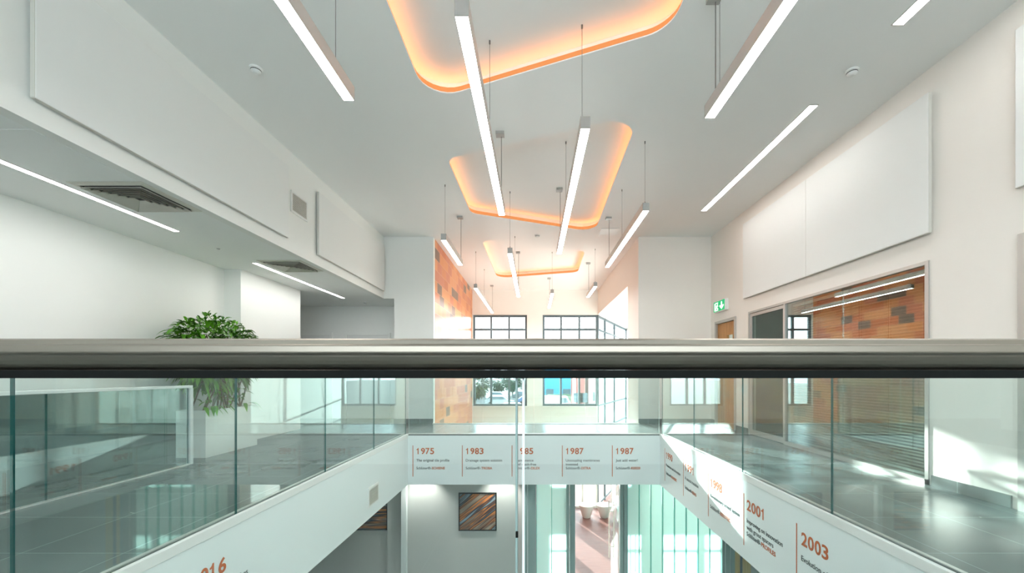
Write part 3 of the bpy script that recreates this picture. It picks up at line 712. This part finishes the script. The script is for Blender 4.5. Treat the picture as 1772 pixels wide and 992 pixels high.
grille(-XV, 1, D(5.76), D(6.14), -0.72 , -0.46, 'square slatted vent low in the left edge of the slab below the glass', 10)

# ------------------------------------------------------------------ ceiling diffusers
def diffuser4(xc, yc, s, z, label, name='ceiling_diffuser'):
    t = thing(name, (xc, yc, z), label, 'air vent', 'square ceiling air diffusers')
    MB().box(xc - s, xc + s, yc - s, yc + s, z - 0.004, z).build('back_plate', 'vent', t)
    mb = MB(); lv = MB()
    def ring(mb, r0, r1, z0, z1):
        for k in range(4):
            a = k * pi / 2
            def R(x, y): return (xc + x * cos(a) - y * sin(a), yc + x * sin(a) + y * cos(a))
            p = [(*R(-r0, -r0), z0), (*R(r0, -r0), z0), (*R(r1, -r1), z1), (*R(-r1, -r1), z1)]
            mb.quad(*p)
    ring(mb, s, s * 0.86, z - 0.005, z - 0.014)
    dk = MB(); dk.box(xc - s * 0.86, xc + s * 0.86, yc - s * 0.86, yc + s * 0.86, z - 0.0055, z - 0.0045); dk.build('throat', 'vent_dark', t)
    for i in range(6):
        r = s * (0.82 - i * 0.125)
        ring(lv, r, r - s * 0.06, z - 0.03, z - 0.008)
    mb.build('flange', 'vent', t); lv.build('louvres', 'vent', t)
diffuser4(-3.545, D(3.95), 0.31, ZS, 'square louvred air diffuser in the left soffit, nearer of the two')
diffuser4(-3.56, D(6.45), 0.31, ZS, 'square louvred air diffuser in the left soffit, farther of the two')
o = MB().box(1.33, 1.70, D(8.7), D(9.1), ZC - 0.008, ZC).build('ceiling_plate', 'plastic', bevel=0.002); tag(o, 'small flat white square plate on the high ceiling right of the recesses', 'ceiling plate')
o = MB().box(-3.84, -3.25, D(2.84), D(3.5), ZS - 0.005, ZS).build('access_panel', 'ceiling', bevel=0.002); tag(o, 'flat square access panel in the left soffit before the diffusers', 'access panel')

# ------------------------------------------------------------------ recessed linear lights
def recessed(xc, y0, y1, z, wd, label):
    t = thing('recessed_linear_light', (xc, (y0 + y1) / 2, z), label, 'ceiling light', 'recessed linear lights')
    MB().box(xc - wd / 2, xc + wd / 2, y0, y1, z - 0.003, z).build('diffuser', 'lamp_recessed', t)
    MB().box(xc - wd / 2 - 0.008, xc - wd / 2, y0 - 0.008, y1 + 0.008, z - 0.004, z).box(xc + wd / 2, xc + wd / 2 + 0.008, y0 - 0.008, y1 + 0.008, z - 0.004, z).box(xc - wd / 2, xc + wd / 2, y0 - 0.008, y0, z - 0.004, z).box(xc - wd / 2, xc + wd / 2, y1, y1 + 0.008, z - 0.004, z).build('frame', 'housing', t)
recessed(-3.97, 1.2, D(4.88), ZS, 0.06, 'long recessed light strip in the left soffit running out of view')
recessed(-3.99, D(6.27), D(9.2), ZS, 0.06, 'recessed light strip at the far end of the left soffit')
recessed(3.0, D(4.71), D(7.76), ZC, 0.085, 'recessed light strip in the high ceiling above the blinds')
recessed(3.0, 0.6, D(3.62), ZC, 0.085, 'recessed light strip at the top right corner of the view')

# ------------------------------------------------------------------ pendant linear lights
ZP = EYE + 2.0
def inside(x, y, pl):
    c = False
    for i in range(len(pl)):
        (xa, ya_), (xb, yb2) = pl[i - 1], pl[i]
        if (ya_ > y) != (yb2 > y) and x < (xb - xa) * (y - ya_) / (yb2 - ya_) + xa: c = not c
    return c
def ceil_at(x, y): return ZC + (0.17 if any(inside(x, y, p) for p in cove_out) else 0)
def pendant(x, y0, y1, cables, power, label):
    t = thing('pendant_light', (x, (y0 + y1) / 2, ZP), label, 'pendant light', 'linear pendant lights')
    hw, hh = 0.04, 0.10
    MB().box(x - hw, x - hw + 0.004, y0 + 0.004, y1 - 0.004, ZP, ZP + hh).box(x + hw - 0.004, x + hw, y0 + 0.004, y1 - 0.004, ZP, ZP + hh).box(x - hw + 0.004, x + hw - 0.004, y0 + 0.004, y1 - 0.004, ZP + hh - 0.01, ZP + hh).build('housing', 'housing', t)
    for a, b in ((y0, y0 + 0.004), (y1 - 0.004, y1)): MB().box(x - hw, x + hw, a, b, ZP, ZP + hh).build('end_cap', 'endcap', t)
    MB().box(x - hw + 0.004, x + hw - 0.004, y0 + 0.004, y1 - 0.004, ZP + 0.002, ZP + 0.012).build('diffuser', 'lamp', t)
    MB().box(x - hw + 0.006, x + hw - 0.006, y0 + 0.02, y1 - 0.02, ZP + hh + 0.0005, ZP + hh + 0.003).build('upper_fill_glow', 'ceiling_fill', t)  # unseen glowing strip on top, added to lift the ceiling brightness
    for c in cables:
        zc = ceil_at(x, c)
        MB().tube((x, c, ZP + hh), (x, c, zc), 0.0022, n=6).tube((x, c, ZP + hh), (x, c, ZP + hh + 0.03), 0.006, n=8).tube((x, c, zc - 0.03), (x, c, zc), 0.008, n=8).build('cable', 'cable', t)
    for i, c in enumerate(power):
        zc = ceil_at(x, c)
        cb = MB().tube((x + 0.015, c + 0.02, ZP + hh), (x + 0.015, c + 0.02, zc - 0.03), 0.0045, n=6).build('power_cable', 'cable', t)
        MB().box(x - 0.05, x + 0.05, c - 0.045, c + 0.045, zc - 0.035, zc).build('canopy', 'endcap', t)
pendant(-0.405, D(2.455), D(5.55), [D(2.6), D(4.02)], [D(5.25)], 'large pendant light left of centre spanning from the nearest recess into the middle one')
pendant(0.42, D(3.58), D(7.34), [D(3.84), D(5.77)], [D(7.25)], 'long pendant light right of centre beneath the middle recess')
pendant(1.375, D(5.39), D(8.26), [D(5.44), D(6.86)], [D(8.1)], 'pendant light in front of the far right facing wall')
pendant(-1.355, D(6.58), D(8.11), [D(6.69)], [D(8.05)], 'short pendant light before the left facing wall')
pendant(-0.40, D(7.31), D(11.47), [D(7.35), D(9.2)], [D(11.0)], 'pendant light left of centre beneath the farthest recess')
pendant(-1.37, D(10.27), D(14.5), [D(10.35), D(12.1)], [D(14.3)], 'far pendant light running along the orange tiled wall')
pendant(0.455, D(10.94), D(13.4), [D(11.0)], [D(13.2)], 'small far pendant light right of centre above the windows')
pendant(1.41, D(10.07), D(11.5), [D(10.12)], [D(11.4)], 'shortest far pendant light by the right bulkhead')
pendant(-1.355, 0.4, D(3.22), [D(3.0)], [0.9], 'pendant light cut by the top edge left of the nearest recess')
pendant(1.375, 0.4, D(3.44), [D(3.25)], [D(3.34)], 'pendant light cut by the top edge right of the nearest recess')

# ------------------------------------------------------------------ detectors
def detector(x, y, z, label, s=1.0):
    t = thing('smoke_detector', (x, y, z), label, 'smoke detector', 'smoke detectors on the ceilings')
    MB().lathe([(0.055 * s, 0), (0.055 * s, -0.012 * s), (0.05 * s, -0.016 * s)], (x, y, z)).build('base', 'plastic', t)
    MB().lathe([(0.045 * s, -0.016 * s), (0.045 * s, -0.03 * s), (0.03 * s, -0.045 * s), (0.018 * s, -0.05 * s)], (x, y, z)).build('sensor_head', 'plastic', t)
    v = MB().lathe([(0.0455 * s, -0.028 * s), (0.0458 * s, -0.0275 * s), (0.0458 * s, -0.0205 * s), (0.0455 * s, -0.02 * s)], (x, y, z)); v.build('intake_band', 'vent_dark', t)
detector(-2.62, D(4.14), ZC, 'smoke detector on the high ceiling at left, near the bulkhead')
detector(3.02, D(4.17), ZC, 'smoke detector on the high ceiling at right, between the light strips')
detector(0.07, D(9.12), ZC, 'smoke detector on the high ceiling between the middle and farthest recess')
detector(-3.99, D(5.55), ZS, 'tiny detector on the left soffit between two light strips', 0.4)
detector(-3.75, D(9.75), ZS, 'tiny detector on the corridor ceiling at left', 0.6)

# ------------------------------------------------------------------ exit sign
ya, yb_, za, zb = D(8.42), D(8.95), 2.28, 2.50
t = thing('exit_sign', (XR, (ya + yb_) / 2, za), 'green emergency exit sign with running figure and down arrow above the timber door', 'exit sign')
MB().box(XR - 0.07, XR, ya, yb_, za, zb).build('housing', 'plastic', t, bevel=0.005)
MB().box(XR - 0.073, XR - 0.07, ya + 0.01, yb_ - 0.01, za + 0.012, zb - 0.01).build('green_face', 'green_sign', t)
sy = lambda u: yb_ - 0.01 - u * (yb_ - ya - 0.02); sz = lambda v: za + 0.012 + v * (zb - za - 0.022)
sg = MB()
def poly(pts): sg.prism([(sy(u), sz(v)) for u, v in pts], 'x', XR - 0.0745, XR - 0.073)
poly([(0.70, 0.86), (0.78, 0.86), (0.78, 0.40), (0.90, 0.55), (0.93, 0.44), (0.74, 0.12), (0.55, 0.44), (0.58, 0.55), (0.70, 0.40)])
poly([(0.10, 0.08), (0.42, 0.08), (0.42, 0.16), (0.18, 0.16), (0.18, 0.86), (0.10, 0.86)])
poly([(0.18, 0.80), (0.42, 0.80), (0.42, 0.88), (0.18, 0.88)])
poly([(0.34, 0.74), (0.40, 0.74), (0.40, 0.64), (0.34, 0.64)])
poly([(0.25, 0.60), (0.38, 0.62), (0.44, 0.50), (0.40, 0.47), (0.35, 0.54), (0.34, 0.38), (0.42, 0.30), (0.40, 0.20), (0.36, 0.20), (0.36, 0.28), (0.28, 0.34), (0.22, 0.22), (0.20, 0.26), (0.27, 0.42), (0.26, 0.54)])
sg.build('pictogram', 'white_sign', t)

# ------------------------------------------------------------------ timeline lettering
font_txt = {}
def text_mesh(body, size, bold):
    cu = bpy.data.curves.new('lettering', 'FONT'); cu.body = body; cu.size = size; cu.extrude = 0.0008; cu.offset = 0.02 * size if bold else 0.006 * size; cu.resolution_u = 4
    tmp = bpy.data.objects.new('lettering', cu); COL.objects.link(tmp); dg = bpy.context.evaluated_depsgraph_get(); dg.update()
    me = bpy.data.meshes.new_from_object(tmp.evaluated_get(dg)); bpy.data.objects.remove(tmp)
    xs = [v.co.x for v in me.vertices] or [0]
    return me, max(xs) - min(xs), min(xs)
ONE = [(0.24, 0), (0.40, 0), (0.40, 1), (0.28, 1), (0.24, 0.90), (0.17, 0.83), (0.05, 0.79), (0.05, 0.68), (0.24, 0.68)]
def year_mesh(body, hgt):
    # digits set one by one on equal widths; the figure one has a flag
    bm = bmesh.new(); adv = hgt * 0.775
    for i, ch in enumerate(body):
        if ch == '1':
            top = [bm.verts.new((i * adv + x * hgt, y * hgt, 0.0008)) for x, y in ONE]; bm.faces.new(top)
            bot = [bm.verts.new((v.co.x, v.co.y, -0.0008)) for v in top]; bm.faces.new(bot[::-1])
            for k in range(len(ONE)): bm.faces.new((bot[k], bot[(k + 1) % len(ONE)], top[(k + 1) % len(ONE)], top[k]))
        else:
            me, wd, mn = text_mesh(ch, hgt * 1.4, True)
            ys = [v.co.y for v in me.vertices]; sy_ = hgt * 1.02 / (max(ys) - min(ys)); sx_ = hgt * 0.68 / wd
            me.transform(Matrix.Translation((i * adv + hgt * 0.03, -0.01 * hgt, 0)) @ Matrix.Diagonal((sx_, sy_, 1, 1)) @ Matrix.Translation((-mn, -min(ys), 0)))
            bm.from_mesh(me)
    me = bpy.data.meshes.new('year'); bm.to_mesh(me); bm.free()
    xs = [v.co.x for v in me.vertices]; return me, max(xs) - min(xs), min(xs)
def entry(origin, udir, ndir, year, lines, brand, label, year_z=-0.342):
    # origin: point of the rule line on the fascia plane; udir: reading direction; ndir: outwards
    u, n = Vector(udir), Vector(ndir); o3 = Vector(origin)
    t = thing('timeline_entry', (o3.x, o3.y, -0.73), label, 'wall lettering', 'timeline lettering on the slab edges')
    R = Matrix((u, Vector((0, 0, 1)), n)).transposed().to_4x4()
    def put(name, body, size, pos, z, mat, bold, tw=None):
        me, wd, mn = year_mesh(body, size) if name == 'year' else text_mesh(body, size, bold)
        s = (tw / wd) if tw else 1.0
        me.transform(Matrix.Translation(o3 + n * 0.002 + u * pos + Vector((0, 0, z)) - Vector((0, 0, o3.z))) @ R @ Matrix.Diagonal((s, 1, 1, 1)) @ Matrix.Translation((-mn, 0, 0)))
        me.materials.clear(); me.materials.append(M[mat]); ob = bpy.data.objects.new(name, me); COL.objects.link(ob)
        ob.parent = t; ob.matrix_parent_inverse = Matrix.Translation(-Vector(t.location)); return wd * s
    mb = MB(); a = o3 + n * 0.0005; b = a + u * 0.011 + n * 0.002
    mb.box(min(a.x, b.x), max(a.x, b.x), min(a.y, b.y), max(a.y, b.y), -0.73, -0.19); mb.build('rule_line', 'orange_ink', t)
    put('year', year, 0.106, 0.068, year_z, 'orange_ink', True, 0.305)
    for i, ln in enumerate(lines): put('caption', ln, 0.062, 0.066, -0.47 - 0.068 * i, 'grey_ink', False)
    if brand:
        w1 = put('brand_prefix', 'Schlüter®-', 0.060, 0.066, -0.604, 'grey_ink', False)
        put('brand_suffix', brand, 0.058, 0.066 + w1 + 0.008, -0.604, 'orange_ink', True)
    return t
far = [('1975', ['The original tile profile'], 'SCHIENE', 714), ('1983', ['Drainage system solution'], 'TROBA', 799.5), ('1985', ['Maintenance', 'and crack-free'], 'DILEX', 885.5), ('1987', ['Uncoupling membranes', 'invented'], 'DITRA', 972.5), ('1987', ['Just add water!'], 'KERDI', 1059)]
for yv, ln, br, px in far:
    entry(((px - 924) / 100.0, Y1, 0), (1, 0, 0), (0, -1, 0), yv, ln, br, 'orange year %s over the words "%s" on the bridge edge' % (yv, ln[0]))
rt = [('1990', ['Protection and decoration'], 'RONDEC', 1150.6), ('1991', ['A natural transition'], 'RENO', 1182.5), ('1998', ['Revolutionary screed system'], 'BEKOTEC', 1225.6), ('2001', ['Improving on innovation', 'with grout spacers'], 'PROFILES', 1286.8), ('2003', ['Evolution of'], None, 1378)]
for yv, ln, br, px in rt:
    entry((XV, XV * FPX / (px - 924), 0), (0, -1, 0), (-1, 0, 0), yv, ln, br, 'orange year %s with a small caption on the right slab edge' % yv)
entry((-XV, 2.53 , 0), (0, 1, 0), (1, 0, 0), '2016', ['The finishing touches'], None, 'orange year 2016 with a small caption on the left slab edge')

# ------------------------------------------------------------------ outside
o = MB().box(-120, 120, YB + 0.4, 300, ZL - 0.2, ZL - 0.05).build('ground', 'asphalt'); o['kind'] = 'structure'; o.name = 'floor_outside'
def building(x0, x1, y0, y1, h, mat, lab, win=None):
    t = thing('building', ((x0 + x1) / 2, (y0 + y1) / 2, ZL), lab, 'building')
    MB().box(x0, x1, y0, y1, ZL - 0.05, ZL + h).build('walls', mat, t)
    MB().prism([(x0 - 0.2, ZL + h), (x1 + 0.2, ZL + h), ((x0 + x1) / 2, ZL + h + 0.9)], 'y', y0 - 0.2, y1).build('roof', 'frame_grey', t)
    n = max(2, int((x1 - x0) / 2.5))
    for i in range(n):
        xc = x0 + (i + 0.5) * (x1 - x0) / n
        MB().box(xc - 0.6, xc + 0.6, y0 - 0.05, y0, ZL + 1.0, ZL + 2.2).build('window', 'frame_dark', t)
M['blue_clad'] = pm('blue_cladding', (0.05, 0.36, 0.62), 0.5); M['brick'] = pm('red_brick', (0.42, 0.14, 0.12), 0.8, noise=0.1, scale=20); M['render'] = pm('pale_render', (0.72, 0.66, 0.62), 0.8)
building(1.2, 6.6, 66, 76, 7.2, 'blue_clad', 'blue clad shed seen through the far right window')
building(5.3, 6.5, 52, 59, 6.6, 'brick', 'narrow red brick block seen through the far right window')
building(7.3, 12, 55, 64, 6.2, 'render', 'pale rendered block seen through the far right window')
building(-22, -11, 80, 92, 5.5, 'render', 'long pale building beyond the car park at left')
def vehicle(x, y, mat, lab, van=False, rot=0):
    t = thing('van' if van else 'car', (x, y, ZL - 0.05), lab, 'van' if van else 'car')
    z = ZL - 0.05; L = 4.4; Hh = 2.0 if van else 1.45
    if van: pr = [(-2.3, .35), (2.3, .35), (2.35, .9), (1.9, 1.15), (1.5, 2.0), (-2.3, 2.05)]
    else: pr = [(-2.1, .3), (2.1, .3), (2.15, .75), (1.2, .92), (.6, 1.42), (-1.1, 1.45), (-1.8, .95), (-2.15, .85)]
    MB().prism([(x + p, z + q) for p, q in pr], 'y', y - 0.85, y + 0.85).build('body', mat, t, bevel=0.05)
    g = MB().prism([(x + p, z + q) for p, q in ([(-1.0, .98), (.95, .98), (.5, 1.36), (-.95, 1.38)] if not van else [(.6, 1.2), (1.7, 1.2), (1.4, 1.8), (.6, 1.8)])], 'y', y - 0.87, y + 0.87); g.build('side_windows', 'frame_dark', t)
    for wx in (-1.3, 1.35):
        for wy in (-0.8, 0.8): MB().tube((x + wx, y + wy - 0.1, z + 0.32), (x + wx, y + wy + 0.1, z + 0.32), 0.32, n=16).build('wheel', 'dark', t)
M['car_white'] = pm('white_car_paint', (0.8, 0.8, 0.82), 0.25); M['car_silver'] = pm('silver_car_paint', (0.45, 0.48, 0.5), 0.25, 0.5); M['car_blue'] = pm('blue_car_paint', (0.05, 0.12, 0.25), 0.25); M['car_dark'] = pm('grey_car_paint', (0.10, 0.11, 0.12), 0.25)
vehicle(-2.2, 46, 'car_white', 'white car parked close to the far left window')
vehicle(2.5, 50, 'car_white', 'white van parked before the blue shed', True)
vehicle(-5.0, 60, 'car_silver', 'silver car in the middle row of the car park')
vehicle(-0.5, 62, 'car_blue', 'dark blue car in the middle row of the car park')
vehicle(-6.5, 74, 'car_white', 'white car in the back row of the car park')
vehicle(-1.8, 75, 'car_dark', 'grey car in the back row of the car park')
def tree(x, y, h, r, lab):
    t = thing('tree', (x, y, ZL), lab, 'tree', 'trees round the car park')
    MB().tube((x, y, ZL - 0.05), (x, y, ZL + h * 0.6), 0.16, 0.08).build('trunk', 'bark', t)
    b = MB(); rr = random.Random(int(x * 10 + y))
    for i in range(900):
        while True:
            p = Vector((rr.uniform(-1, 1), rr.uniform(-1, 1), rr.uniform(-1, 1)))
            if 0.2 < p.length < 1: break
        c = Vector((x, y, ZL + h - r * 0.95)) + Vector((p.x * r, p.y * r, p.z * r * 1.0))
        add_leaf(b.bm, c, p + Vector((0, 0, 0.1)), 0.5, 0.35, 0.3)
    b.build('foliage', 'tree_leaf', t)
tree(-8.3, 58, 5.0, 1.9, 'dense tree at the left edge of the far left window')
tree(-4.4, 84, 5.6, 2.2, 'tree behind the car park, left of the pair in the far left window')
tree(-1.0, 88, 5.2, 2.4, 'tree behind the car park, right of the pair in the far left window')
tree(-7.8, 90, 5.4, 2.4, 'tree behind the back row of cars at left')
o = MB().prism([(2.0, ZL - 0.05), (6.8, ZL - 0.05), (6.7, ZL + 1.5), (2.1, ZL + 1.5)], 'y', 61, 63).build('hedge', 'grass'); tag(o, 'clipped green hedge before the blue shed', 'hedge')
